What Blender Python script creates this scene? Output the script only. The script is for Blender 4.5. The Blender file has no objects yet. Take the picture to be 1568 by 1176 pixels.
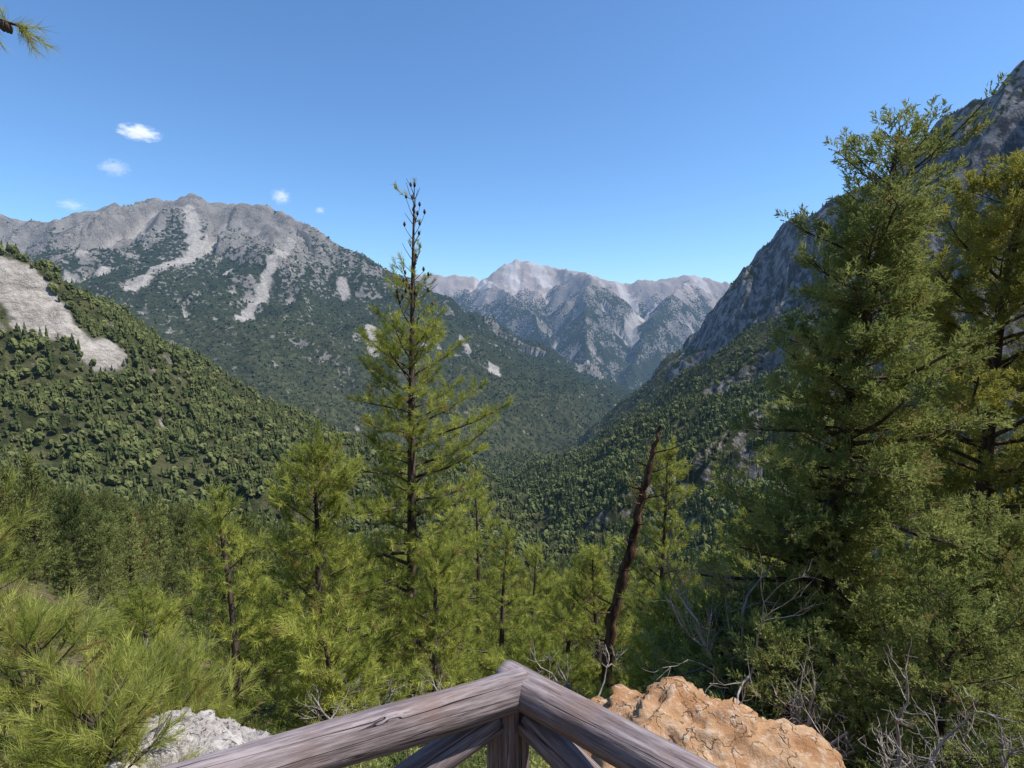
import bpy, math, numpy as np, random
from mathutils import Vector, Matrix
rad=math.radians
scene=bpy.context.scene
# ---------------------------------------------------------------- noise
def _h(ix,iy,seed):
    n=(ix.astype(np.int64)*374761393+iy.astype(np.int64)*668265263+seed*974634777)&0xffffffff
    n=((n^(n>>13))*1274126177)&0xffffffff
    n=(n^(n>>16))&0xffffffff
    return n.astype(np.float64)/4294967295.0*2*np.pi
def gnoise(x,y,seed=0):
    x0=np.floor(x);y0=np.floor(y);fx=x-x0;fy=y-y0
    u=fx*fx*fx*(fx*(fx*6-15)+10);v=fy*fy*fy*(fy*(fy*6-15)+10)
    def g(dx,dy):
        a=_h(x0+dx,y0+dy,seed);return np.cos(a)*(fx-dx)+np.sin(a)*(fy-dy)
    a=g(0,0);b=g(1,0);c=g(0,1);d=g(1,1)
    return (a+(b-a)*u)*(1-v)+(c+(d-c)*u)*v
def fbm(x,y,oct,seed=0):
    s=0;a=1
    for i in range(oct):
        s=s+a*gnoise(x*2**i,y*2**i,seed+i);a*=.5
    return s
def sstep(a,b,x):
    t=np.clip((x-a)/(b-a),0,1);return t*t*(3-2*t)
# ---------------------------------------------------------------- terrain
RIDGES=[ # (polyline), profile [(dist,drop)...], rib wavelength, rib amplitude
 ([(-9000,3000,600),(-5500,4000,700),(-3850,4200,802),(-3640,4300,761),(-3180,4500,927),(-3010,4450,886),(-2770,4400,958),(-2390,4400,977),(-2130,4400,926),(-1780,4300,847),(-1560,4250,714),(-1346,4200,584),(-1100,4200,525),(-893,4150,384),(-690,4100,285),(-397,4050,164),(-112,4000,-23),(119,3900,-226),(342,3850,-423),(538,3800,-593)],[(0,0),(600,430),(3000,1600),(9000,4000)],330,165),
 ([(-1780,4300,800),(-1500,3600,480),(-900,2700,-100),(-600,2300,-380)],[(0,0),(2000,1250),(9000,5000)],240,85),
 ([(-2390,4400,940),(-2150,3700,450),(-1750,3000,0),(-1400,2400,-350)],[(0,0),(2000,1250),(9000,5000)],240,85),
 ([(-893,4150,384),(-500,3500,-60),(-100,3100,-420),(200,2900,-600)],[(0,0),(2000,1400),(9000,5000)],200,70),
 ([(-3180,4500,927),(-2900,3500,350),(-2700,2600,0)],[(0,0),(2000,1150),(9000,5000)],200,60),
 ([(-2500,-300,300),(-1500,300,180),(-900,550,110),(-642,700,75),(-635,750,45),(-600,850,12),(-552,900,-28),(-504,950,-84),(-449,1000,-134),(-396,1080,-206),(-355,1150,-273),(-280,1300,-380),(-147,1500,-490)],[(0,0),(250,195),(1000,530),(9000,4500)],0,0),
 ([(1500,-1500,900),(1400,0,850),(1150,800,640),(1044,1200,536),(1093,1500,437),(1085,1750,414),(974,2000,340),(942,2200,229),(931,2300,133),(888,2400,41),(778,2500,-87),(686,2600,-270),(613,2750,-478)],[(0,0),(350,500),(750,820),(2000,1400),(9000,4900)],130,95),
 ([(700,1500,-150),(400,1700,-380),(60,1900,-540)],[(0,0),(1000,620),(9000,5000)],0,0),
 ([(520,900,-200),(300,1000,-330),(100,1100,-440)],[(0,0),(1000,650),(9000,5000)],0,0),
 ([(800,2500,-200),(600,2600,-440),(420,2700,-600)],[(0,0),(1000,650),(9000,5000)],0,0),
 ([(-9000,9500,600),(-4000,9500,700),(-1935,9000,780),(-884,9000,812),(-516,9000,729),(63,9000,1030),(379,9000,1030),(695,9000,886),(1221,9000,812),(1853,9000,708),(2274,9000,729),(2905,9000,780),(3642,9000,625),(5430,9000,730),(9000,8000,800)],[(0,0),(1500,950),(4000,1900),(12000,4000)],560,210),
 ([(695,9000,866),(950,7800,740),(1050,7300,600),(880,6800,330),(780,6100,30),(710,5400,-350),(700,4900,-560)],[(0,0),(2000,1900),(12000,9000)],330,110),
 ([(-516,9000,729),(-200,8000,560),(150,7000,240),(400,6200,-150),(560,5400,-480)],[(0,0),(2000,1900),(12000,9000)],330,110),
 ([(2905,9000,760),(2300,7800,500),(1700,6700,120),(1250,5700,-400),(1100,5200,-600)],[(0,0),(2000,1900),(12000,9000)],330,110),
 ([(3642,9000,625),(3000,7000,380),(2000,5500,-60),(1300,4600,-500)],[(0,0),(2000,1700),(12000,9000)],330,110),
]
CQ=[0,1.7,2.2,4,7,12,25,60,150,400,1000,2000,3700,6000,40000]
CZ=[-1.9,-1.9,-2.5,-3.7,-5.6,-9,-17,-40,-88,-200,-470,-620,-660,-660,-660]
def terrain_h(x,y):
    x=np.asarray(x,float);y=np.asarray(y,float)
    r=np.sqrt(x*x+y*y)+1e-6
    q=np.where(y>0,np.sqrt(y*y+(.45*np.maximum(x,0))**2*sstep(0,3,y)),0.0)
    h=np.interp(q,CQ,CZ)+np.where(y<-4,(-y-4)*.55,0)+.2*np.clip(-x-4,0,500)
    wa=np.clip(r/1500,0,1)
    wx=x+wa*(fbm(x/420,y/420,4,11)*85);wy=y+wa*(fbm(x/420,y/420,4,31)*85)
    far=r>60
    if far.any():
        X=wx[far];Y=wy[far];H=np.full(X.shape,-1e9)
        for ri,(pl,pr,lam,amp) in enumerate(RIDGES):
            pd=[p[0] for p in pr];pz=[p[1] for p in pr];s0=0
            Hr=np.full(X.shape,-1e9);S=np.zeros_like(X);D=np.zeros_like(X)
            for (ax,ay,az),(bx,by,bz) in zip(pl[:-1],pl[1:]):
                dx=bx-ax;dy=by-ay;l=math.hypot(dx,dy)
                tt=((X-ax)*dx+(Y-ay)*dy)/(l*l);t=np.clip(tt,0,1)
                d=np.hypot(X-ax-t*dx,Y-ay-t*dy)
                c=az+t*(bz-az)-np.interp(d,pd,pz)
                b=c>Hr
                Hr=np.where(b,c,Hr)
                if amp:
                    S=np.where(b,s0+np.clip(tt,-.3,1.3)*l,S);D=np.where(b,d,D)
                s0+=l
            if amp:
                w=np.clip(D/(lam*1.2),0,1)
                g=(1-2.4*np.abs(gnoise(S/lam,D/(lam*6)+3.3,300+ri)))-.5+.45*((1-2.4*np.abs(gnoise(S/lam*2.3+9,D/(lam*3),330+ri)))-.5)
                Hr=Hr+amp*w*g
            H=np.maximum(H,Hr)
        hf=h[far]
        k=np.clip(r[far]*.012,1,22)
        m=np.maximum(hf,H);h[far]=m+k*np.log(np.exp((hf-m)/k)+np.exp((H-m)/k))
    n=0
    for i,l in enumerate([700,350,175,88,44,22,11,5.5,2.7,1.3,.6]):
        w=np.clip(r/(3*l)-.3,0,1)*np.clip(l/(.009*r)-1,0,1)
        if i==0:w=w*.6
        g=(1-2.2*np.abs(gnoise(x/l+i*7.3,y/l-i*3.1,50+i)))-.5
        n=n+w*g*l*(.125 if l>10 else .075)
    return h+n*sstep(1.5,6,r)
az=np.concatenate([np.linspace(-180,-56,50)[:-1],np.linspace(-56,56,1000),np.linspace(56,180,50)[1:]])
rr=np.concatenate([[0,.3,.6,.9],np.geomspace(1.2,200,230)[:-1],np.geomspace(200,10500,850)[:-1],np.geomspace(10500,40000,30)])
A,R=np.meshgrid(np.radians(az),rr)
GX=R*np.sin(A);GY=R*np.cos(A);GZ=terrain_h(GX,GY)
nr,na=GX.shape
def unitn():
    P=np.stack([GX,GY,GZ],-1)
    du=np.zeros_like(P);dv=np.zeros_like(P)
    du[:,1:-1]=P[:,2:]-P[:,:-2];du[:,0]=P[:,1]-P[:,0];du[:,-1]=P[:,-1]-P[:,-2]
    dv[1:-1]=P[2:]-P[:-2];dv[0]=P[1]-P[0];dv[-1]=P[-1]-P[-2]
    n=np.cross(du,dv);n/=np.linalg.norm(n,axis=-1,keepdims=True)+1e-9
    return n
NZ=np.abs(unitn()[...,2])
# hollows of the slopes (where loose stone gathers)
LAP=np.zeros_like(GZ);kk=5
LAP[kk:-kk,kk:-kk]=(GZ[2*kk:,kk:-kk]+GZ[:-2*kk,kk:-kk]+GZ[kk:-kk,2*kk:]+GZ[kk:-kk,:-2*kk])/4-GZ[kk:-kk,kk:-kk]
LAP/=(R*.01+1)
def poly_mask(x,y,pl,w):
    m=np.full(x.shape,1e9)
    for (ax,ay),(bx,by) in zip(pl[:-1],pl[1:]):
        dx=bx-ax;dy=by-ay
        t=np.clip(((x-ax)*dx+(y-ay)*dy)/(dx*dx+dy*dy+1e-9),0,1)
        m=np.minimum(m,np.hypot(x-ax-t*dx,y-ay-t*dy))
    return 1-m/w
SCREE=[([(-2240,4000),(-1974,3548),(-1975,3142),(-1930,2880)],46),([(-2062,4112),(-1974,3548)],28),([(-2400,3120),(-2290,3160)],75),([(-2240,4000),(-2330,4150)],50),
 ([(-1509,3900),(-1394,3139),(-1365,2801)],32),([(-1040,3480),(-1000,3380)],30),([(-740,2940),(-700,2780)],38),([(-100,3080),(-95,2880)],36),([(-300,3300),(-250,3150)],20),([(-2600,3500),(-2500,3300)],36),([(-1700,3500),(-1650,3250)],18),
 ([(-615,662),(-545,660),(-485,650)],26),([(1409,6700),(1400,6350)],75),([(2150,8212),(2500,8250)],130),([(1409,6700),(2150,8212)],50),([(720,5350),(700,5200)],70),([(1100,4900),(1080,4750)],50),([(-516,8900),(-350,8300)],90),
 ([(-20,8900),(30,8350)],150),([(379,8900),(520,8350)],130),([(1221,8900),(1400,8500)],150),([(1000,8800),(1100,8500)],90),([(1700,8850),(1800,8500)],120),([(2905,8900),(2900,8600)],130)]
def masks(x,y,z,nz):
    r=np.hypot(x,y)
    n=fbm(x/500,y/500,5,77);n2=fbm(x/90,y/90,4,99)
    tl=np.where(r>6500,560,690)
    wall=sstep(0,250,x-420)*sstep(-330,-120,z)*sstep(3200,2800,y)
    low=sstep(-160,-320,z)*(x>-200)*(y<3000)
    veg=1.10-sstep(tl-500,tl+280,z+n*330)*.97-sstep(.28,.55,1-nz)*(.62-.35*low)-np.clip(n2,0,1)*.35
    fa=sstep(1800,2800,r)
    rg_=1-2.2*np.abs(gnoise(x/190,y/260,401))
    veg=veg-fa*(.08+.22*np.clip(rg_,0,1)*sstep(-500,200,z))
    veg=veg-wall*.35
    hol=sstep(.34,.75,LAP)*fa*sstep(-.10,.2,fbm(x/700,y/700,3,61))*sstep(-520,-250,z)
    veg=veg-hol*.8
    veg=np.clip(veg,0,1)
    s=np.zeros_like(x)
    nn=fbm(x/60,y/60,4,5)*1.0
    for pl,w in SCREE:
        s=np.maximum(s,sstep(-.1,.4,poly_mask(x,y,pl,w)+nn*.85))
    s=np.maximum(s,hol*.8)
    return veg*(1-s),s,wall
VEG,SCR,WALL=masks(GX,GY,GZ,NZ)
me=bpy.data.meshes.new("terrain")
me.vertices.add(nr*na);me.vertices.foreach_set("co",np.stack([GX,GY,GZ],-1).astype(np.float32).ravel())
i=np.arange(nr-1)[:,None]*na+np.arange(na-1)[None]
q=np.stack([i,i+na,i+na+1,i+1],-1).reshape(-1,4)[:, ::-1]
nq=len(q)
me.loops.add(nq*4);me.loops.foreach_set("vertex_index",q.astype(np.int32).ravel())
me.polygons.add(nq);me.polygons.foreach_set("loop_start",(np.arange(nq)*4).astype(np.int32))
me.update(calc_edges=True)
me.polygons.foreach_set("use_smooth",np.ones(nq,bool))
for nm,arr in (("veg",VEG),("scree",SCR),("wall",WALL)):
    a=me.attributes.new(nm,'FLOAT','POINT');a.data.foreach_set("value",arr.astype(np.float32).ravel())
ground=bpy.data.objects.new("mountain_terrain",me);scene.collection.objects.link(ground)
# ---------------------------------------------------------------- materials
def newmat(name):
    m=bpy.data.materials.new(name);m.use_nodes=True;m.node_tree.nodes.clear();return m,m.node_tree
class NT:
    def __init__(s,nt):s.nt=nt
    def n(s,t,**k):
        nd=s.nt.nodes.new(t)
        ins=k.pop('ins',{})
        for a,b in k.items():setattr(nd,a,b)
        for a,b in ins.items():
            if hasattr(b,'is_output'):s.nt.links.new(b,nd.inputs[a])
            else:nd.inputs[a].default_value=b
        return nd
    def math(s,op,a,b=0,clamp=False):
        return s.n('ShaderNodeMath',operation=op,use_clamp=clamp,ins={0:a,1:b}).outputs[0]
    def mix(s,f,a,b,bt='MIX'):
        nd=s.nt.nodes.new('ShaderNodeMix');nd.data_type='RGBA';nd.blend_type=bt
        for idx,v in ((0,f),(6,a),(7,b)):
            if hasattr(v,'is_output'):s.nt.links.new(v,nd.inputs[idx])
            else:nd.inputs[idx].default_value=(v if idx==0 else (*v,1) if len(v)==3 else v)
        return nd.outputs[2]
    def noise(s,vec,sc,det=4,rough=.55):
        return s.n('ShaderNodeTexNoise',ins={'Vector':vec,'Scale':sc,'Detail':det,'Roughness':rough}).outputs['Fac']
    def ramp(s,f,a,b):
        return s.n('ShaderNodeMapRange',interpolation_type='SMOOTHSTEP',ins={0:f,1:a,2:b,3:0.0,4:1.0}).outputs[0]
HAZE_GLOW=(.18,.31,.54);HL=14500
def finish(T,sh,haze=True,mat=None):  # aerial haze painted into the surface as blue emission growing with distance
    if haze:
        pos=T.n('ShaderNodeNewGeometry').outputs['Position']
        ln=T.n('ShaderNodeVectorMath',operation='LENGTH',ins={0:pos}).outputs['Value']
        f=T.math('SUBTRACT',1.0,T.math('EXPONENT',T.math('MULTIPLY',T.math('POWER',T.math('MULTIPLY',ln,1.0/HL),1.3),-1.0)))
        em=T.n('ShaderNodeEmission',ins={'Color':(*HAZE_GLOW,1),'Strength':1.0})
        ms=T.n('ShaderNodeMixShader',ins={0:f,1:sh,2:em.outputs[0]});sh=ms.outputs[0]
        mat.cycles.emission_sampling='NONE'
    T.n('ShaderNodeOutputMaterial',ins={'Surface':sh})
m,nt=newmat("terrain_mat");T=NT(nt)
pos=T.n('ShaderNodeNewGeometry').outputs['Position']
veg=T.n('ShaderNodeAttribute',attribute_name='veg').outputs['Fac']
scr=T.n('ShaderNodeAttribute',attribute_name='scree').outputs['Fac']
wal=T.n('ShaderNodeAttribute',attribute_name='wall').outputs['Fac']
dist=T.n('ShaderNodeVectorMath',operation='LENGTH',ins={0:pos}).outputs['Value']
n1=T.noise(pos,.012,6,.62);n2=T.noise(pos,.045,3,.6);n3=T.noise(pos,1.3,5,.65)
rock=T.mix(T.ramp(n1,.35,.65),(.15,.135,.115),(.32,.29,.25))
rock=T.mix(T.ramp(T.noise(pos,.16,4,.7),.45,.62),rock,(.42,.385,.34))
wrock=T.mix(T.ramp(T.noise(T.n('ShaderNodeMapping',ins={'Vector':pos,'Scale':(1,1,.3)}).outputs[0],.05,6,.7),.42,.60),(.09,.092,.10),(.40,.385,.37))
rock=T.mix(wal,rock,wrock)
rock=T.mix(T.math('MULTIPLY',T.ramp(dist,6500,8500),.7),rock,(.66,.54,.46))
floor=T.mix(T.ramp(n2,.4,.6),(.055,.065,.028),(.12,.12,.058))
nearf=T.mix(T.ramp(n3,.4,.62),(.19,.135,.09),(.12,.115,.055))
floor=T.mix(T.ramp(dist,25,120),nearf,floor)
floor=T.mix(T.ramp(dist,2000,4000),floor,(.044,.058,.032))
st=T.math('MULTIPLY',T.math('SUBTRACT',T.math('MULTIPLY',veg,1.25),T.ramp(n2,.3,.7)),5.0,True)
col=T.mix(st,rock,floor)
scol=T.mix(T.ramp(T.noise(pos,.09,5,.7),.35,.65),(.38,.34,.295),(.60,.55,.485))
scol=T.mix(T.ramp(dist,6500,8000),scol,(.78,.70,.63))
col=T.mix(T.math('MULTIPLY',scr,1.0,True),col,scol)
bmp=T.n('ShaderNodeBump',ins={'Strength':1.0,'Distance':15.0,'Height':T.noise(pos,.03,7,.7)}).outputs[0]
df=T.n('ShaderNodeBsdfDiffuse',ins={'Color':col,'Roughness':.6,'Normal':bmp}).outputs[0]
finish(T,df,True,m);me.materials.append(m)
def foliage(name,dark,light,haze,transl=.35,nsc=.9,brown=.0):
    m,nt=newmat(name);T=NT(nt)
    pos=T.n('ShaderNodeNewGeometry').outputs['Position']
    rnd=T.n('ShaderNodeObjectInfo').outputs['Random']
    f=T.math('ADD',T.math('MULTIPLY',rnd,.55),T.math('MULTIPLY',T.ramp(T.noise(pos,nsc,2),.35,.65),.5),True)
    c=T.mix(f,dark,light)
    if brown:
        c=T.mix(T.math('MULTIPLY',T.math('GREATER_THAN',T.math('FRACT',T.math('MULTIPLY',rnd,37.7)),1-brown),.8),c,(.28,.18,.08))
    if haze:
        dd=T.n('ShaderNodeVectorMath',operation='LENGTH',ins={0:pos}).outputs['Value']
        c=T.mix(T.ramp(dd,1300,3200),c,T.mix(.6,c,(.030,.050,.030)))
    sh=T.n('ShaderNodeBsdfDiffuse',ins={'Color':c}).outputs[0]
    if transl:
        t=T.n('ShaderNodeBsdfTranslucent',ins={'Color':T.mix(.5,c,light)}).outputs[0]
        sh=T.n('ShaderNodeMixShader',ins={0:transl,1:sh,2:t}).outputs[0]
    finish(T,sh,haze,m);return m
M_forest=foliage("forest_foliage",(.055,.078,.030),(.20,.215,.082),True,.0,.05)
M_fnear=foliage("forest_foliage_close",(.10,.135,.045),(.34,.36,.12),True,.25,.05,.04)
M_pine=foliage("pine_needles",(.13,.19,.04),(.58,.59,.14),False,.42,.9,.04)
M_juni=foliage("cypress_foliage",(.09,.145,.045),(.47,.49,.16),False,.35,1.1,.04)
M_gold=foliage("cypress_foliage_golden",(.11,.14,.03),(.52,.49,.12),False,.35,1.1,.02)
M_left=foliage("long_pine_needles",(.20,.25,.04),(.60,.60,.17),False,.42,2.,.08)
def bark(name,c1,c2,haze=False,sc=9):
    m,nt=newmat(name);T=NT(nt)
    tc=T.n('ShaderNodeTexCoord').outputs['Object']
    mp=T.n('ShaderNodeMapping',ins={'Vector':tc,'Scale':(1,1,.22)}).outputs[0]
    n=T.noise(mp,sc,6,.7)
    c=T.mix(T.ramp(n,.35,.65),c1,c2)
    b=T.n('ShaderNodeBump',ins={'Strength':.9,'Distance':.04,'Height':n}).outputs[0]
    d=T.n('ShaderNodeBsdfDiffuse',ins={'Color':c,'Normal':b}).outputs[0]
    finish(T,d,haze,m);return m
M_bark=bark("pine_bark",(.055,.040,.032),(.18,.14,.115))
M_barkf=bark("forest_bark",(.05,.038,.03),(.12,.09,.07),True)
M_dead=bark("dead_bark",(.045,.028,.022),(.22,.135,.09))
M_grey=bark("grey_dead_wood",(.20,.17,.15),(.50,.45,.40))
# ---------------------------------------------------------------- mesh helpers
class Wood:
    def __init__(s):s.V=[];s.F=[]
    def tube(s,pts,rads,n=6,cap=False):
        b0=len(s.V);pts=[np.asarray(p,float) for p in pts]
        for k,p in enumerate(pts):
            t=pts[min(k+1,len(pts)-1)]-pts[max(k-1,0)];t=t/(np.linalg.norm(t)+1e-9)
            a=np.array([1,0,0.]) if abs(t[0])<.8 else np.array([0,1,0.])
            u=np.cross(t,a);u/=np.linalg.norm(u);v=np.cross(t,u)
            for j in range(n):
                an=2*math.pi*j/n;s.V.append(p+rads[k]*(math.cos(an)*u+math.sin(an)*v))
        for k in range(len(pts)-1):
            for j in range(n):
                a=b0+k*n+j;b=b0+k*n+(j+1)%n;s.F.append((a,b,b+n,a+n))
        if cap:
            s.F.append(tuple(b0+j for j in range(n)));s.F.append(tuple(b0+(len(pts)-1)*n+j for j in range(n))[::-1])
def mk(name,V,F,mats,smooth=True,parent=None,link=True,fm=None):
    me=bpy.data.meshes.new(name);me.from_pydata([tuple(map(float,v)) for v in V],[],[tuple(map(int,f)) for f in F])
    for m in (mats if isinstance(mats,list) else [mats]):me.materials.append(m)
    if smooth:me.polygons.foreach_set("use_smooth",np.ones(len(me.polygons),bool))
    if fm is not None:me.polygons.foreach_set("material_index",np.asarray(fm,np.int32))
    me.update()
    o=bpy.data.objects.new(name,me)
    if link:scene.collection.objects.link(o)
    if parent:o.parent=parent
    return o
def empty(name,loc=(0,0,0)):
    e=bpy.data.objects.new(name,None);e.location=loc;scene.collection.objects.link(e);return e
def ico(sub):
    import bmesh
    bm=bmesh.new();bmesh.ops.create_icosphere(bm,subdivisions=sub,radius=1)
    V=np.array([v.co[:] for v in bm.verts]);F=[[v.index for v in f.verts] for f in bm.faces];bm.free();return V,F
def blades(P,D,S,K,L,W,spread,rng,along=0.0):
    P=np.repeat(P,K,0);D=np.repeat(D,K,0);S=np.repeat(S,K)
    n=len(P);rv=rng.normal(size=(n,3));pr=rv-(rv*D).sum(1,keepdims=True)*D
    pr/=np.linalg.norm(pr,axis=1,keepdims=True)+1e-9
    a=np.radians(rng.uniform(spread[0],spread[1],n))[:,None]
    d=D*np.cos(a)+pr*np.sin(a)
    sd=np.cross(d,rng.normal(size=(n,3)));sd/=np.linalg.norm(sd,axis=1,keepdims=True)+1e-9
    b=P+D*(rng.uniform(0,along,n)*S)[:,None]
    l=(L*S*rng.uniform(.7,1.15,n))[:,None];w=(W*S)[:,None]
    V=np.stack([b-sd*w,b+sd*w,b+d*l],1).reshape(-1,3)
    return V,np.arange(n*3).reshape(-1,3)
def gn_instances(name,P,E,S,I,coll,parent=None,loc=(0,0,0)):
    n=len(P);me=bpy.data.meshes.new(name);me.vertices.add(n)
    me.vertices.foreach_set("co",np.asarray(P,np.float32).ravel())
    for nm,arr,tp in (("rot",E,'FLOAT_VECTOR'),("scl",S,'FLOAT_VECTOR')):
        a=me.attributes.new(nm,tp,'POINT');a.data.foreach_set("vector",np.asarray(arr,np.float32).ravel())
    a=me.attributes.new("idx",'INT','POINT');a.data.foreach_set("value",np.asarray(I,np.int32))
    me.update()
    o=bpy.data.objects.new(name,me);scene.collection.objects.link(o);o.location=loc
    if parent:o.parent=parent
    g=bpy.data.node_groups.new(name+"_gn",'GeometryNodeTree')
    g.interface.new_socket("Geometry",in_out='INPUT',socket_type='NodeSocketGeometry')
    g.interface.new_socket("Geometry",in_out='OUTPUT',socket_type='NodeSocketGeometry')
    N=g.nodes;Lk=g.links
    gi=N.new('NodeGroupInput');go=N.new('NodeGroupOutput');ip=N.new('GeometryNodeInstanceOnPoints')
    ci=N.new('GeometryNodeCollectionInfo');ci.inputs['Collection'].default_value=coll
    ci.inputs['Separate Children'].default_value=True;ci.inputs['Reset Children'].default_value=True
    def at(nm,tp):
        a=N.new('GeometryNodeInputNamedAttribute');a.data_type=tp;a.inputs[0].default_value=nm
        return next(o for o in a.outputs if o.enabled and o.name=='Attribute')
    Lk.new(gi.outputs[0],ip.inputs['Points']);Lk.new(ci.outputs[0],ip.inputs['Instance'])
    ip.inputs['Pick Instance'].default_value=True
    Lk.new(at("idx",'INT'),ip.inputs['Instance Index'])
    Lk.new(at("rot",'FLOAT_VECTOR'),ip.inputs['Rotation']);Lk.new(at("scl",'FLOAT_VECTOR'),ip.inputs['Scale'])
    Lk.new(ip.outputs[0],go.inputs[0])
    md=o.modifiers.new("scatter",'NODES');md.node_group=g
    return o
def eul(D,rng):
    return np.stack([rng.uniform(0,6.28,len(D)),-np.arcsin(np.clip(D[:,2],-1,1)),np.arctan2(D[:,1],D[:,0])],-1)
# ---------------------------------------------------------------- tuft prototypes
def tuft_coll(name,mat,kind):
    c=bpy.data.collections.new(name)
    for k in range(3):
        rng=np.random.default_rng(10+k)
        X=np.array([[1.,0,0]])
        if kind=='pine':
            n=46;P=np.stack([np.linspace(0,.17,n),rng.normal(0,.003,n),rng.normal(0,.003,n)],-1)
            V,F=blades(P,np.repeat(X,n,0),np.ones(n),1,.105,.0042,(20,65),rng)
        elif kind=='long':
            n=64;P=np.stack([np.linspace(0,.2,n),rng.normal(0,.003,n),rng.normal(0,.003,n)],-1)
            V,F=blades(P,np.repeat(X,n,0),np.ones(n),1,.14,.0022,(12,50),rng)
        else:
            P=[];D=[]
            for j in range(12):
                s=.02+.15*j/12;a=rng.uniform(0,6.28);d=np.array([.75,math.cos(a)*.65,math.sin(a)*.65]);d/=np.linalg.norm(d)
                l=.075*(1.15-j/14)
                for t in np.linspace(0.1,1,5):P.append(np.array([s,0,0])+d*l*t);D.append(d)
            P=np.array(P);D=np.array(D)
            V,F=blades(P,D,np.ones(len(P)),1,.034,.0062,(10,55),rng)
        o=mk(f"{name}_{k}",V,F,mat,False,link=False);c.objects.link(o)
    return c
C_pine=tuft_coll("tuft_pine",M_pine,'pine')
C_juni=tuft_coll("tuft_cypress",M_juni,'jun')
C_gold=tuft_coll("tuft_gold",M_gold,'jun')
C_left=tuft_coll("tuft_long",M_left,'long')
# ---------------------------------------------------------------- tree generator
def nrm(v):return v/(np.linalg.norm(v)+1e-9)
def grow(rng,H,r0,prof,t0=.1,nb=80,up=(10,60),droop=.25,lean=(0,0),sub_sp=.14,sub_len=.4,tuft_sp=.12,tsc=1.,wob=.15,asym=None,tipup=.35,bare=None,segs=14,bend=None,clump=0,jit=(.6,1.12),s0f=.18):
    W=Wood();TP=[];TD=[];TS=[]
    ph=rng.uniform(0,6.28,4)
    def tr(t):
        b=bend(t) if bend else (0,0)
        return np.array([lean[0]*t+wob*math.sin(3.1*t+ph[0])*t*.6+b[0],lean[1]*t+wob*math.sin(2.3*t+ph[1])*t*.6+b[1],H*t])
    ts=np.linspace(0,1,segs)
    W.tube([tr(t) for t in ts],[r0*(1-t)**.85+.008+r0*.35*max(0,.06-t)/.06 for t in ts],9)
    ga=rng.uniform(0,6.28)
    for i in range(nb):
        t=t0+(1-t0)*((i+rng.uniform(0,1))/nb)*.985
        ga+=2.4+rng.uniform(-.5,.5)
        L=prof(t)*rng.uniform(*jit)
        if asym:L*=asym(ga,t)
        if L<.06:continue
        u=rad(up[0]+(up[1]-up[0])*t**1.6+rng.uniform(-12,12))
        d=np.array([math.cos(ga)*math.cos(u),math.sin(ga)*math.cos(u),math.sin(u)])
        p=tr(t);pts=[p];n=max(3,int(L/.22)+2)
        bz=rng.normal(0,.12,2)
        for k in range(n):
            s=(k+1)/n
            d=nrm(d+np.array([bz[0],bz[1],0])/n*2+np.array([0,0,(-droop if s<.5 else tipup)])/n*1.6+rng.normal(0,.05,3))
            p=p+d*L/n;pts.append(p)
        rb=max(.006,r0*.32*(1-t)**.5*min(1,L/1.5))
        W.tube(pts,[rb*(1-.8*k/n)+.003 for k in range(n+1)],5)
        q=bare(t) if bare else 1.0
        s=L*s0f;side=1
        while s<L:
            f=s/L*n;k=min(int(f),n-1);pp=pts[k]+(pts[k+1]-pts[k])*(f-k);dd=nrm(pts[k+1]-pts[k])
            side=-side;an=side*rad(rng.uniform(30,70));c,sn=math.cos(an),math.sin(an)
            sdv=nrm(np.array([dd[0]*c-dd[1]*sn,dd[0]*sn+dd[1]*c,dd[2]*.5+rng.uniform(-.15,.4)]))
            l=sub_len*(1.1-.65*s/L)*rng.uniform(.55,1.2)*min(1,L/.9+.25)
            if rng.random()<q:
                e1=pp+sdv*l*.5;d2=nrm(sdv+np.array([0,0,.2])+rng.normal(0,.1,3));e2=e1+d2*l*.5
                W.tube([pp,e1,e2],[.0065,.005,.003],3)
                a=.25*l
                while a<l+.01:
                    x=a/l;P=pp+(e1-pp)*x*2 if x<.5 else e1+(e2-e1)*(x*2-1)
                    for _ in range(1+clump):
                        TP.append(P+(rng.normal(0,.05,3) if _ else 0));TD.append(nrm(d2+rng.normal(0,.42+.3*(_>0),3)+np.array([0,0,.28])));TS.append(tsc*rng.uniform(.7,1.25)*(.65 if q<.5 else 1))
                    a+=tuft_sp
            s+=sub_sp*rng.uniform(.7,1.3)
        if rng.random()<q:
            TP.append(pts[-1]);TD.append(nrm(d+np.array([0,0,.2])));TS.append(tsc*1.1)
    TP.append(tr(1));TD.append(np.array([0,0,1.]));TS.append(tsc*.7)
    return W,np.array(TP),np.array(TD),np.array(TS)
def place_tree(name,x,y,top_z,seed,coll=C_pine,barkm=M_bark,dz=.15,base=None,cones=0,**k):
    zb=float(terrain_h(np.array([x]),np.array([y]))[0])-dz if base is None else base
    rng=np.random.default_rng(seed);k['H']=max(.6,top_z-zb)
    W,P,D,S=grow(rng,**k)
    if cones:
        H=k['H']
        Vv=np.array(W.V);c=np.nonzero(Vv[:,2]>H*.78)[0]
        for v in rng.choice(c,cones):
            p=Vv[v];W.tube([p,p+[0,0,.035],p+[0,0,.08],p+[0,0,.105]],[.012,.032,.022,.004],6)
    e=empty(name,(x,y,zb))
    mk("trunk_and_branches",W.V,W.F,barkm,True,e)
    gn_instances("needle_foliage",P,eul(D,rng),np.repeat(S[:,None],3,1),rng.integers(0,3,len(P)),coll,e)
    return e
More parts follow.
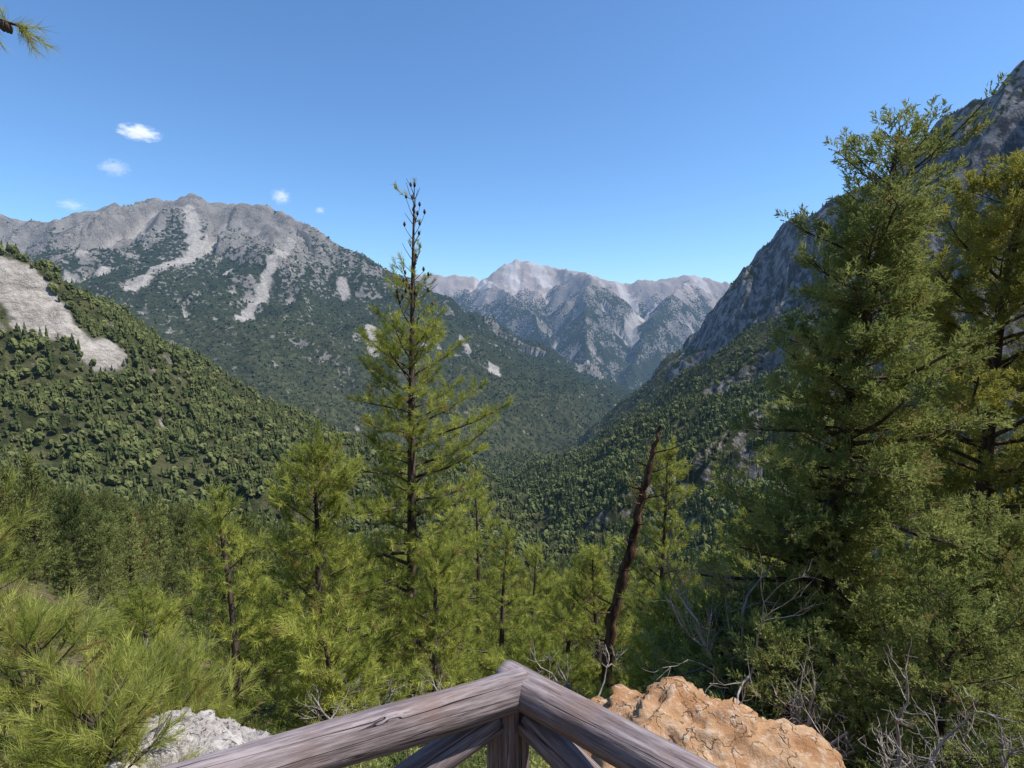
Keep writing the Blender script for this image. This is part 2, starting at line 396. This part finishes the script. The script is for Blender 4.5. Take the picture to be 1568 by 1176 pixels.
# prototypes for the forest
def crown(k,rng,sub):
    V,F=ico(sub);z=(V[:,2]+1)/2
    V=V.copy();rxy=np.hypot(V[:,0],V[:,1])+1e-6;a=np.arctan2(V[:,1],V[:,0])
    if k<4:rad_=2.25*(1-z)**.8*np.clip(z*9,0,1)*(.8+.2*np.cos(z*(20+3*k)+k))+.05;zz=.7+z*9.2
    else:rad_=2.7*np.sqrt(np.clip(1-(z*2-1)**2,0,1))+.03;zz=1.3+z*6.3
    f=1+.22*np.sin(a*3+z*7+k)+rng.normal(0,.17,len(V))
    V2=np.stack([V[:,0]/rxy*rad_*f,V[:,1]/rxy*rad_*f,zz+rng.normal(0,.22,len(V))*(z<.97)],-1)
    return V2,F
C_hi=bpy.data.collections.new("forest_near_protos")
for k in range(5):
    rng=np.random.default_rng(200+k)
    cone=k<4;H=9.5
    pr=(lambda t:2.3*(1-t)**.75+.15) if cone else (lambda t:2.7*math.sqrt(max(0,1-((t-.55)/.47)**2))+.2)
    W,P,D,S=grow(rng,H,.16,pr,t0=.12 if cone else .25,nb=64,sub_sp=.3,sub_len=.85,tuft_sp=.27,tsc=1,wob=.5)
    V2,F2=blades(P,D,S,10,.34,.036,(5,75),rng,.25)
    nW=len(W.V);V=np.concatenate([np.array(W.V),V2]);F=[tuple(f) for f in W.F]+[tuple(f) for f in (F2+nW)]
    o=mk(f"fp_{k}",V,F,[M_barkf,M_fnear],False,link=False,fm=[0]*len(W.F)+[1]*len(F2));C_hi.objects.link(o)
C_lo=bpy.data.collections.new("forest_far_protos")
for k in range(6):
    rng=np.random.default_rng(300+k)
    V,F=crown(k,rng,3)
    o=mk(f"fl_{k}",V,F,M_forest,False,link=False);C_lo.objects.link(o)
# ---------------------------------------------------------------- forest scatter
rng=np.random.default_rng(5)
j0=np.searchsorted(az,-50);j1=np.searchsorted(az,50)
cx=GX[:-1,j0:j1];cr=.5*(R[:-1,j0:j1]+R[1:,j0:j1])
area=(R[1:,j0:j1]-R[:-1,j0:j1])*cr*np.diff(A[:-1,j0:j1+1],axis=1)
spc=np.where(cr<300,4.3,np.maximum(4.9,cr/190))
vg=VEG[:-1,j0:j1]
clump=np.clip(.85+1.1*fbm(cx/45,GY[:-1,j0:j1]/45,3,123),.1,1.4)
lam=area/spc**2*vg**1.3*clump*(cr<6500)*sstep(26,48,cr)
cnt=rng.poisson(lam)
ii,jj=np.nonzero(cnt);rep=cnt[ii,jj];ii=np.repeat(ii,rep);jj=np.repeat(jj,rep)+j0
fu=rng.random(len(ii));fv=rng.random(len(ii))
def bil(G):return (G[ii,jj]*(1-fu)+G[ii,jj+1]*fu)*(1-fv)+(G[ii+1,jj]*(1-fu)+G[ii+1,jj+1]*fu)*fv
PX,PY,PZ=bil(GX),bil(GY),bil(GZ)
pr_=np.hypot(PX,PY)
sz=rng.uniform(.4,1.3,len(PX))**1.15*np.clip(.55+pr_/300,0,1.15)*np.clip(pr_/2200,1,1.8)
sz3=np.stack([sz*rng.uniform(.75,1.15,len(PX)),sz*rng.uniform(.75,1.15,len(PX)),sz*rng.uniform(.9,1.35,len(PX))/np.clip(pr_/2200,1,1.6)],-1)
E=np.stack([rng.normal(0,.05,len(PX)),rng.normal(0,.05,len(PX)),rng.uniform(0,6.28,len(PX))],-1)
PP=np.stack([PX,PY,PZ-.3],-1);hi=pr_<400
idx=rng.integers(0,5,len(PX));idx2=rng.integers(0,6,len(PX))
gn_instances("pine_forest",PP[hi],E[hi],sz3[hi],idx[hi],C_hi)
gn_instances("distant_forest",PP[~hi],E[~hi],sz3[~hi],idx2[~hi],C_lo)
# ---------------------------------------------------------------- foreground trees
def cone(Rm,p=.8,top=.1):return lambda t:Rm*(1-t)**p+top
def asym_c(ga,t):
    return 1+.4*math.cos(ga)*(1 if .45<t<.62 else .2)
def prof_c(t):
    if t>.8:return .42+.25*(1-t)/.2
    if t>.62:return .75+ (0.8-t)/.18*.65
    return 1.5+.75*(.62-t)/.62
place_tree("slender_pine_tree",-2.3,12,2.9,1,H=0,r0=.15,prof=prof_c,t0=.08,nb=125,up=(5,66),asym=asym_c,bare=lambda t:1 if t<.74 else (.4 if t<.84 else .08),sub_sp=.135,sub_len=.48,tuft_sp=.115,tsc=1.35,wob=.12,lean=(.25,0),jit=(.4,1.2),s0f=.24,cones=70)
for (x,y,tz,Rm,nb,sd,t0) in [(-3.75,10,-2.2,1.8,80,2,.15),(-4.7,9,-2.85,.95,40,3,.1),(-.9,15,-4.0,1.3,50,4,.1),(.6,17,-7.0,1.3,45,5,.05),(-.3,13.5,-5.2,1.2,44,6,.05),(-1.3,9.5,-4.1,1.3,46,7,.05),
        (2.2,13,-5.6,1.7,55,8,.03),(3.9,14,-3.2,1.8,65,9,.05),(1.2,20,-9.5,1.8,55,10,.05),(-2.6,7.6,-4.4,1.2,44,11,.05),(-6.5,14,-6.9,1.7,55,12,.1),(3.0,9.5,-5.1,1.6,55,13,.03),(.6,10.5,-6.5,1.3,42,14,.03),(1.6,16,-7.6,1.6,46,15,.03),(5.6,12.5,-4.2,1.6,50,16,.03),
        (-8.5,18,-10,1.7,50,17,.05),(-5.2,19,-10,1.7,50,18,.05),(-11,22,-12,1.9,50,19,.05),(-14,30,-15,2.2,55,23,.05),(-8,28,-15,2.2,55,24,.05),(-2,28,-16,2.0,50,25,.05),(-9.5,13.5,-8.0,1.5,45,27,.05),(-7.2,10.5,-5.6,1.3,42,28,.05),(-13,18,-10.5,1.7,45,29,.05)]:
    place_tree("pine_tree",x,y,tz,sd,H=0,r0=.05+.03*Rm,prof=cone(Rm,.6),t0=t0,nb=nb,up=(8,62),sub_sp=.15,sub_len=.46,tuft_sp=.125,tsc=1.3,lean=(random.Random(sd).uniform(-.3,.3),0),jit=(.35,1.25),s0f=.22)
# large cypress on the right
def prof_r(t):
    base=1.68*(1-t)**.52+.10
    return base*(.70+.46*math.sin(t*33)**2)
def asym_r(ga,t):
    a=1.0
    if .74<t<.83 and math.cos(ga)<-.5:a=1.4
    if .88<t<.96 and math.cos(ga)>.3:a=1.5
    return a
place_tree("cypress_tree",3.75,7,2.4,21,coll=C_juni,H=0,r0=.16,prof=prof_r,t0=.04,nb=215,up=(-4,42),droop=.12,tipup=.28,sub_sp=.11,sub_len=.44,tuft_sp=.082,tsc=1.4,lean=(.85,0),wob=.1,bare=lambda t:1 if t<.86 else .55,jit=(.35,1.2),s0f=.17,asym=asym_r)
def prof_g(t):return (2.1*math.sqrt(max(0.02,1-((t-.52)/.52)**2)))*(.55+.5*abs(math.sin(t*17+1)))
place_tree("golden_cypress_tree",7.75,9,2.3,22,coll=C_gold,H=0,r0=.17,prof=prof_g,t0=.08,nb=120,up=(5,50),sub_sp=.13,sub_len=.55,tuft_sp=.095,tsc=1.5,lean=(.3,0),wob=.3,clump=1,bare=lambda t:.85,jit=(.4,1.15),s0f=.25)
for (x,y,tz,Rm,nb,sd) in [(4.3,5.2,-2.9,1.3,50,31),(3.1,5.9,-3.6,.9,36,32),(5.6,6.2,-2.4,1.5,50,33),(3.0,7.6,-4.3,1.2,46,34)]:
    place_tree("juniper_shrub",x,y,tz,sd,coll=C_juni,H=0,r0=.05,prof=cone(Rm,.5),t0=.03,nb=nb,up=(15,65),sub_sp=.13,sub_len=.42,tuft_sp=.1,tsc=1.2,jit=(.4,1.2))
for (x,y,tz,Rm,nb,sd) in [(-2.75,3.3,-2.5,.6,34,41),(-3.7,4.1,-2.35,.75,40,42),(-5.2,5.2,-1.55,.45,32,43),(-3.3,4.9,-3.3,.8,38,44)]:
    place_tree("young_pine_tree",x,y,tz,sd,coll=C_left,H=0,r0=.03,prof=cone(Rm,.45),t0=.1,nb=nb,up=(15,65),sub_sp=.13,sub_len=.3,tuft_sp=.11,tsc=1.0,jit=(.4,1.2))
# leafless shrubs
def dead_shrub(x,y,h,seed):
    z=float(terrain_h(np.array([x]),np.array([y]))[0])-.1;W=Wood();rg=np.random.default_rng(seed)
    def br(p,d,L,r,dep):
        pts=[p];n=5
        for k in range(n):
            d=nrm(d+rg.normal(0,.16,3)+np.array([0,0,.05]));p=p+d*L/n;pts.append(p)
        W.tube(pts,np.linspace(r,r*.4,n+1),5 if dep<2 else 3)
        if dep<3:
            for k in range(4):
                i=rg.integers(1,n+1);br(pts[i],nrm(d+rg.normal(0,.6,3)),L*rg.uniform(.4,.65),r*.5,dep+1)
    for k in range(3):br(np.zeros(3),nrm(np.array([rg.normal(0,.35),rg.normal(0,.35),1])),h*.6,.028,0)
    o=mk("dead_shrub",W.V,W.F,M_grey);o.location=(x,y,z)
for k,(x,y,h) in enumerate([(2.75,6.3,3.0),(1.15,8.2,1.8),(4.3,4.4,1.7),(-1.9,6.5,1.3),(3.3,4.4,1.3),(-4.9,7.5,1.6),(2.9,5.2,1.4),(-.9,5.6,1.0)]):dead_shrub(x,y,h,500+k)
# pine rising out of frame on the left, one branch hanging into view
zb=float(terrain_h(np.array([-5.2]),np.array([3.4]))[0])
e=empty("overhanging_pine_tree",(-5.2,3.4,zb));W=Wood();rg=np.random.default_rng(77);H=4.6-zb
W.tube([(0,0,0),(.05,0,H*.4),(0,.05,H*.8),(0,0,H)],[.16,.13,.07,.02],9)
TP=[];TD=[];TS=[]
for k in range(16):
    z0=H*(.5+.5*k/16);a=rad(rg.uniform(90,270));L=rg.uniform(.8,1.6)
    if k==8:
        p0=np.array([0,0,1.9-zb]);p3=np.array([5.2-2.42,-.45,1.52-zb])
        pts=[p0+(p3-p0)*s+np.array([0,0,.18*math.sin(s*3.1)-.05*s]) for s in np.linspace(0,1,8)]
    else:
        pts=[np.array([math.cos(a)*L*s,math.sin(a)*L*s,z0+.3*s*L]) for s in np.linspace(0,1,6)]
    W.tube(pts,np.linspace(.03,.006,len(pts)),6)
    if k==8:
        for _ in range(5):
            s=rg.uniform(.9,1);p=pts[-2]+(pts[-1]-pts[-2])*(s-.86)/.14;W.tube([p,p+[.01,0,-.03],p+[.02,0,-.055]],[.01,.02,.006],6)
    for j in range(14):
        s=rg.uniform(.3,1) if k!=8 else (1-rg.uniform(0,.16) if j<10 else rg.uniform(.3,.7))
        f=s*(len(pts)-1);i0=min(int(f),len(pts)-2);p=pts[i0]+(pts[i0+1]-pts[i0])*(f-i0)
        d=nrm(pts[i0+1]-pts[i0]+rg.normal(0,.3,3));TP.append(p);TD.append(d);TS.append(.6 if k==8 else 1.1)
mk("trunk_and_branches",W.V,W.F,M_bark,True,e)
TP=np.array(TP);gn_instances("needle_foliage",TP,eul(np.array(TD),rg),np.repeat(np.array(TS)[:,None],3,1),rg.integers(0,3,len(TP)),C_left,e)
# dead leaning trunk
W=Wood();rg=np.random.default_rng(3)
cp=np.array([(1.75,11,-8.6),(1.95,11,-7.3),(2.12,11,-5.9),(2.35,11,-4.9),(2.6,11,-3.6),(2.75,11,-2.9),(2.95,11,-1.95)])
tt=np.linspace(0,6,40);pts=[np.array([np.interp(t,range(7),cp[:,c]) for c in range(3)])+rg.normal(0,.018,3) for t in tt]
W.tube(pts,[.8*np.interp(t,range(7),[.17,.15,.15,.13,.11,.08,.035])*rg.uniform(.85,1.15) for t in tt],9,True)
for k in range(26):
    i=int(rg.uniform(10,39));p=pts[i];a=rg.uniform(0,6.28);l=rg.uniform(.12,.8)
    d=np.array([math.cos(a),math.sin(a),.35]);W.tube([p,p+d*l*.5,p+d*l+np.array([0,0,.08])],[.022,.012,.004],5)
mk("dead_tree_trunk",W.V,W.F,M_dead)
# ---------------------------------------------------------------- railing
m,nt=newmat("weathered_wood");T=NT(nt)
tc=T.n('ShaderNodeTexCoord').outputs['Object']
mp=T.n('ShaderNodeMapping',ins={'Vector':tc,'Scale':(.07,1,1)}).outputs[0]
mp2=T.n('ShaderNodeMapping',ins={'Vector':tc,'Scale':(.02,1,1)}).outputs[0]
n1=T.noise(mp,70,6,.65);n2=T.noise(tc,6,5,.6);n3=T.noise(mp2,30,2,.5);n4=T.noise(mp,240,3,.6)
c=T.mix(T.ramp(n1,.32,.68),(.15,.11,.11),(.42,.35,.345))
c=T.mix(T.math('MULTIPLY',T.ramp(n4,.48,.7),.65),c,(.11,.08,.075))
c=T.mix(T.math('MULTIPLY',T.ramp(n2,.46,.7),.55),c,(.24,.15,.11))
crack=T.math('SUBTRACT',1.0,T.ramp(T.math('ABSOLUTE',T.math('SUBTRACT',n3,.5)),.0,.014))
c=T.mix(T.math('MULTIPLY',crack,.9),c,(.025,.017,.015))
hh=T.math('SUBTRACT',T.math('ADD',T.math('MULTIPLY',n1,.6),T.math('MULTIPLY',n4,.3)),T.math('MULTIPLY',crack,1.4))
b=T.n('ShaderNodeBump',ins={'Strength':.9,'Distance':.006,'Height':hh}).outputs[0]
d=T.n('ShaderNodeBsdfPrincipled',ins={'Base Color':c,'Roughness':.85,'Normal':b}).outputs[0]
finish(T,d,False,m);M_wood=m
rail=empty("wooden_railing",(0,0,0))
def log(name,a,b,r,seed=0,flat=0):
    a=Vector(a);b=Vector(b);L=(b-a).length;n=40;ns=int(L/.02)+2
    xs=np.linspace(0,L,ns);th=np.linspace(0,2*np.pi,n,endpoint=False)
    X,TH=np.meshgrid(xs,th,indexing='ij')
    rr_=r*(1+.08*gnoise(X*3+seed,np.cos(TH)*1.5+seed*3,seed)+.08*gnoise(X*1.2,np.sin(TH)*2+9,seed+4)+.04*gnoise(X*7,TH*5,seed+2)+.03*gnoise(X*4,TH*9,seed+5))
    for kk in range(4):
        t0=(seed*1.7+kk*1.6)%6.28;cen=t0+.35*gnoise(X*1.5,X*0+kk,seed+9)
        dd=np.abs((TH-cen+np.pi)%(2*np.pi)-np.pi);rr_-=r*.13*np.exp(-(dd/.08)**2)*sstep(-.2,.2,gnoise(X*1.1+kk*5,X*0+seed,seed+kk))
    for kk in range(int(L*1.5)):
        kx=(kk*.731+seed*.37)%L;kt=(kk*2.3+seed)%6.28
        rr_+=r*.14*np.exp(-((X-kx)/.025)**2-(((TH-kt+np.pi)%(2*np.pi)-np.pi)/.35)**2)
    Y=rr_*np.cos(TH);Z=rr_*np.sin(TH);bend=.014*np.sin(X/L*math.pi*1.3+seed)
    V=np.stack([X,Y+bend,Z],-1).reshape(-1,3)
    F=[(i*n+j,i*n+(j+1)%n,(i+1)*n+(j+1)%n,(i+1)*n+j) for i in range(ns-1) for j in range(n)]
    F=[f[::-1] for f in F]
    F.append(tuple(range(n)));F.append(tuple((ns-1)*n+j for j in range(n))[::-1])
    o=mk(name,V,F,M_wood,True,rail);o.location=a
    dv=(b-a).normalized();o.rotation_euler=dv.to_track_quat('X','Z').to_euler()
    return o
cz=-.985
log("top_rail_left",(.03,1.450,cz),(-2.19,.43,cz),.052,1)
log("top_rail_right",(-.03,1.470,cz-.003),(1.70,.03,cz),.052,2)
log("corner_post",(-.01,1.46,-1.02),(-.01,1.46,-2.3),.06,3)
log("end_post_left",(-2.19,.43,-1.02),(-2.19,.43,-2.2),.055,4)
log("end_post_right",(1.70,.03,-1.02),(1.70,.03,-2.2),.055,5)
log("brace_left",(-.04,1.43,-1.07),(-2.12,.46,-1.86),.042,6)
log("brace_right",(.035,1.42,-1.07),(1.64,.08,-1.86),.042,7)
log("brace_left_b",(-.03,1.475,-1.88),(-2.12,.49,-1.1),.040,8)
log("brace_right_b",(.03,1.46,-1.88),(1.64,.12,-1.1),.040,9)
# ---------------------------------------------------------------- rocks
def n3d(V,s,seed):return (gnoise(V[:,0]*s+V[:,2]*s*.7,V[:,1]*s-V[:,2]*s*.5,seed)+gnoise(V[:,2]*s+5,V[:,0]*s-V[:,1]*s*.6,seed+1))*.7
def rockmat(name,cols,crackc,sc,cw=.03):
    m,nt=newmat(name);T=NT(nt);pos=T.n('ShaderNodeNewGeometry').outputs['Position']
    wp=T.n('ShaderNodeVectorMath',operation='ADD',ins={0:pos,1:T.n('ShaderNodeTexNoise',ins={'Vector':pos,'Scale':3.,'Detail':4.}).outputs['Color']}).outputs[0]
    n=T.noise(pos,sc,6,.6);n2=T.noise(pos,sc*5,6,.7)
    c=T.mix(T.ramp(n,.4,.6),cols[0],cols[1]);c=T.mix(T.math('MULTIPLY',T.ramp(n2,.5,.63),.7),c,cols[2])
    v=T.n('ShaderNodeTexVoronoi',feature='DISTANCE_TO_EDGE',ins={'Vector':wp,'Scale':sc*.8}).outputs['Distance']
    cr=T.math('MULTIPLY',T.math('SUBTRACT',1.0,T.ramp(v,.0,cw)),T.ramp(n2,.4,.6));c=T.mix(T.math('MULTIPLY',cr,.6),c,crackc)
    h=T.math('SUBTRACT',T.math('ADD',n2,n),T.math('MULTIPLY',cr,.8))
    b=T.n('ShaderNodeBump',ins={'Strength':.9,'Distance':.05,'Height':h}).outputs[0]
    finish(T,T.n('ShaderNodeBsdfDiffuse',ins={'Color':c,'Roughness':.7,'Normal':b}).outputs[0],False,m);return m
M_or=rockmat("orange_rock_mat",[(.48,.26,.13),(.62,.40,.23),(.70,.57,.43)],(.10,.05,.035),2.2)
M_wh=rockmat("limestone_mat",[(.46,.42,.40),(.66,.62,.59),(.22,.18,.17)],(.05,.045,.04),5)
V,F=ico(6);a1=1+.26*n3d(V,1.4,3)+.16*n3d(V,3.0,8)-.26*np.abs(n3d(V,3.4,12))+.07*n3d(V,9,14)-.07*np.abs(n3d(V,8,15))
a1=np.round(a1*12)/12*.65+a1*.35+.015*n3d(V,22,13)
V=V*a1[:,None]*np.array([1.3,1.0,.80])+np.array([1.66,4.7,-4.22])
mk("orange_rock",V,F,M_or)
VV=[];FF=[];rg=np.random.default_rng(8)
for k,(x,y,z,s) in enumerate([(-2.35,3.7,-3.15,.36),(-2.05,3.6,-3.25,.24),(-2.7,4.0,-3.3,.33),(-2.15,4.0,-3.4,.3),(-2.6,3.3,-3.15,.3),(-1.8,3.9,-3.5,.2)]):
    V,F=ico(5);f=1+.35*n3d(V,1.6,20+k)-.35*np.abs(n3d(V,3.2,30+k))-.2*np.abs(n3d(V,7,40+k))+.03*n3d(V,20,50+k)
    f=np.round(f*9)/9*.5+f*.5
    V=V*f[:,None]*np.array([s*1.2,s,s*.85])+np.array([x,y,z]);o0=sum(len(v) for v in VV);VV.append(V);FF+=[[i+o0 for i in f_] for f_ in F]
mk("limestone_rocks",np.concatenate(VV),FF,M_wh)
# ---------------------------------------------------------------- undergrowth
rg=np.random.default_rng(12);n=3000
uy=2.6+34*rg.random(n)**1.5;ux=rg.uniform(-1.1,1.1,n)*uy;ok=~((np.abs(ux-1.75)<1.3)&(np.abs(uy-4.5)<1.5))
ux=ux[ok];uy=uy[ok];K=5
sp=.10+.012*np.repeat(uy,K)
ux=np.repeat(ux,K)+rg.normal(0,1,len(ux)*K)*sp;uy=np.repeat(uy,K)+rg.normal(0,1,len(uy)*K)*sp;uz=terrain_h(ux,uy)
D=rg.normal(0,.5,(len(ux),3));D[:,2]=1;D/=np.linalg.norm(D,axis=1,keepdims=True)
gn_instances("undergrowth",np.stack([ux,uy,uz],-1),eul(D,rg),np.repeat((rg.uniform(.6,1.5,len(ux))*np.clip(.7+uy/18,0,2))[:,None],3,1),rg.integers(0,3,len(ux)),C_juni)
# ---------------------------------------------------------------- clouds
m,nt=newmat("cloud_mat");T=NT(nt)
tc=T.n('ShaderNodeTexCoord').outputs['Object']
ln=T.n('ShaderNodeVectorMath',operation='LENGTH',ins={0:tc}).outputs['Value']
oin=T.n('ShaderNodeObjectInfo');oi=oin.outputs['Random']
sh=T.n('ShaderNodeVectorMath',operation='ADD',ins={0:tc,1:T.n('ShaderNodeCombineXYZ',ins={0:T.math('MULTIPLY',oi,30.0)}).outputs[0]}).outputs[0]
nn=T.noise(sh,2.6,5,.68)
dn=T.math('MULTIPLY',T.math('MULTIPLY',T.ramp(T.math('SUBTRACT',nn,T.math('MULTIPLY',ln,.36)),.17,.5),.018),oin.outputs['Alpha'])
pv=T.n('ShaderNodeVolumePrincipled',ins={'Color':(1,1,1,1),'Density':dn,'Emission Strength':0.0,'Anisotropy':0.2})
T.nt.links.new(T.math('MULTIPLY',dn,.5),pv.inputs['Emission Strength'])  # slight self-glow added so the cloud stays white
T.n('ShaderNodeOutputMaterial',ins={'Volume':pv.outputs[0]});M_cl=m
for (x,y,z,a,b,al) in [(-4490,7000,2318,260,90,.7),(-4818,7000,1910,190,120,.22),(-2815,7000,1570,130,110,.35),(-2345,7000,1408,70,50,.45),(-5370,7000,1470,180,80,.15)]:
    V,F=ico(3);o=mk("cloud",V,F,M_cl);o.location=(x,y,z);o.scale=(a,a,b);o.color=(1,1,1,al)
# ---------------------------------------------------------------- sky, sun, camera
SE,SA=56,95
w=bpy.data.worlds.new("World");scene.world=w;w.use_nodes=True;nt=w.node_tree
bg=nt.nodes["Background"];sk=nt.nodes.new("ShaderNodeTexSky");sk.sky_type='NISHITA';sk.sun_disc=False
sk.sun_elevation=rad(SE);sk.sun_rotation=rad(SA);sk.altitude=1200;sk.air_density=1.15;sk.dust_density=.9;sk.ozone_density=2.5
mx=nt.nodes.new('ShaderNodeMix');mx.data_type='RGBA';mx.blend_type='MULTIPLY';mx.inputs[0].default_value=1;mx.inputs[7].default_value=(.76,1.03,1.28,1)
nt.links.new(sk.outputs[0],mx.inputs[6]);nt.links.new(mx.outputs[2],bg.inputs[0]);bg.inputs[1].default_value=.145
L=bpy.data.lights.new("sun",'SUN');L.energy=5.0;L.angle=rad(.5);L.color=(1,.95,.87)
so=bpy.data.objects.new("sun",L);scene.collection.objects.link(so)
sd=Vector((math.sin(rad(SA))*math.cos(rad(SE)),math.cos(rad(SA))*math.cos(rad(SE)),math.sin(rad(SE))))
so.rotation_euler=sd.to_track_quat('Z','Y').to_euler()
cam=bpy.data.cameras.new("camera");cam.sensor_width=36;cam.lens=19.63;cam.clip_start=.05;cam.clip_end=80000
co=bpy.data.objects.new("camera",cam);co.rotation_euler=(rad(90-5.9),0,0);scene.collection.objects.link(co);scene.camera=co
scene.view_settings.view_transform='Standard';scene.view_settings.look='None';scene.view_settings.exposure=0
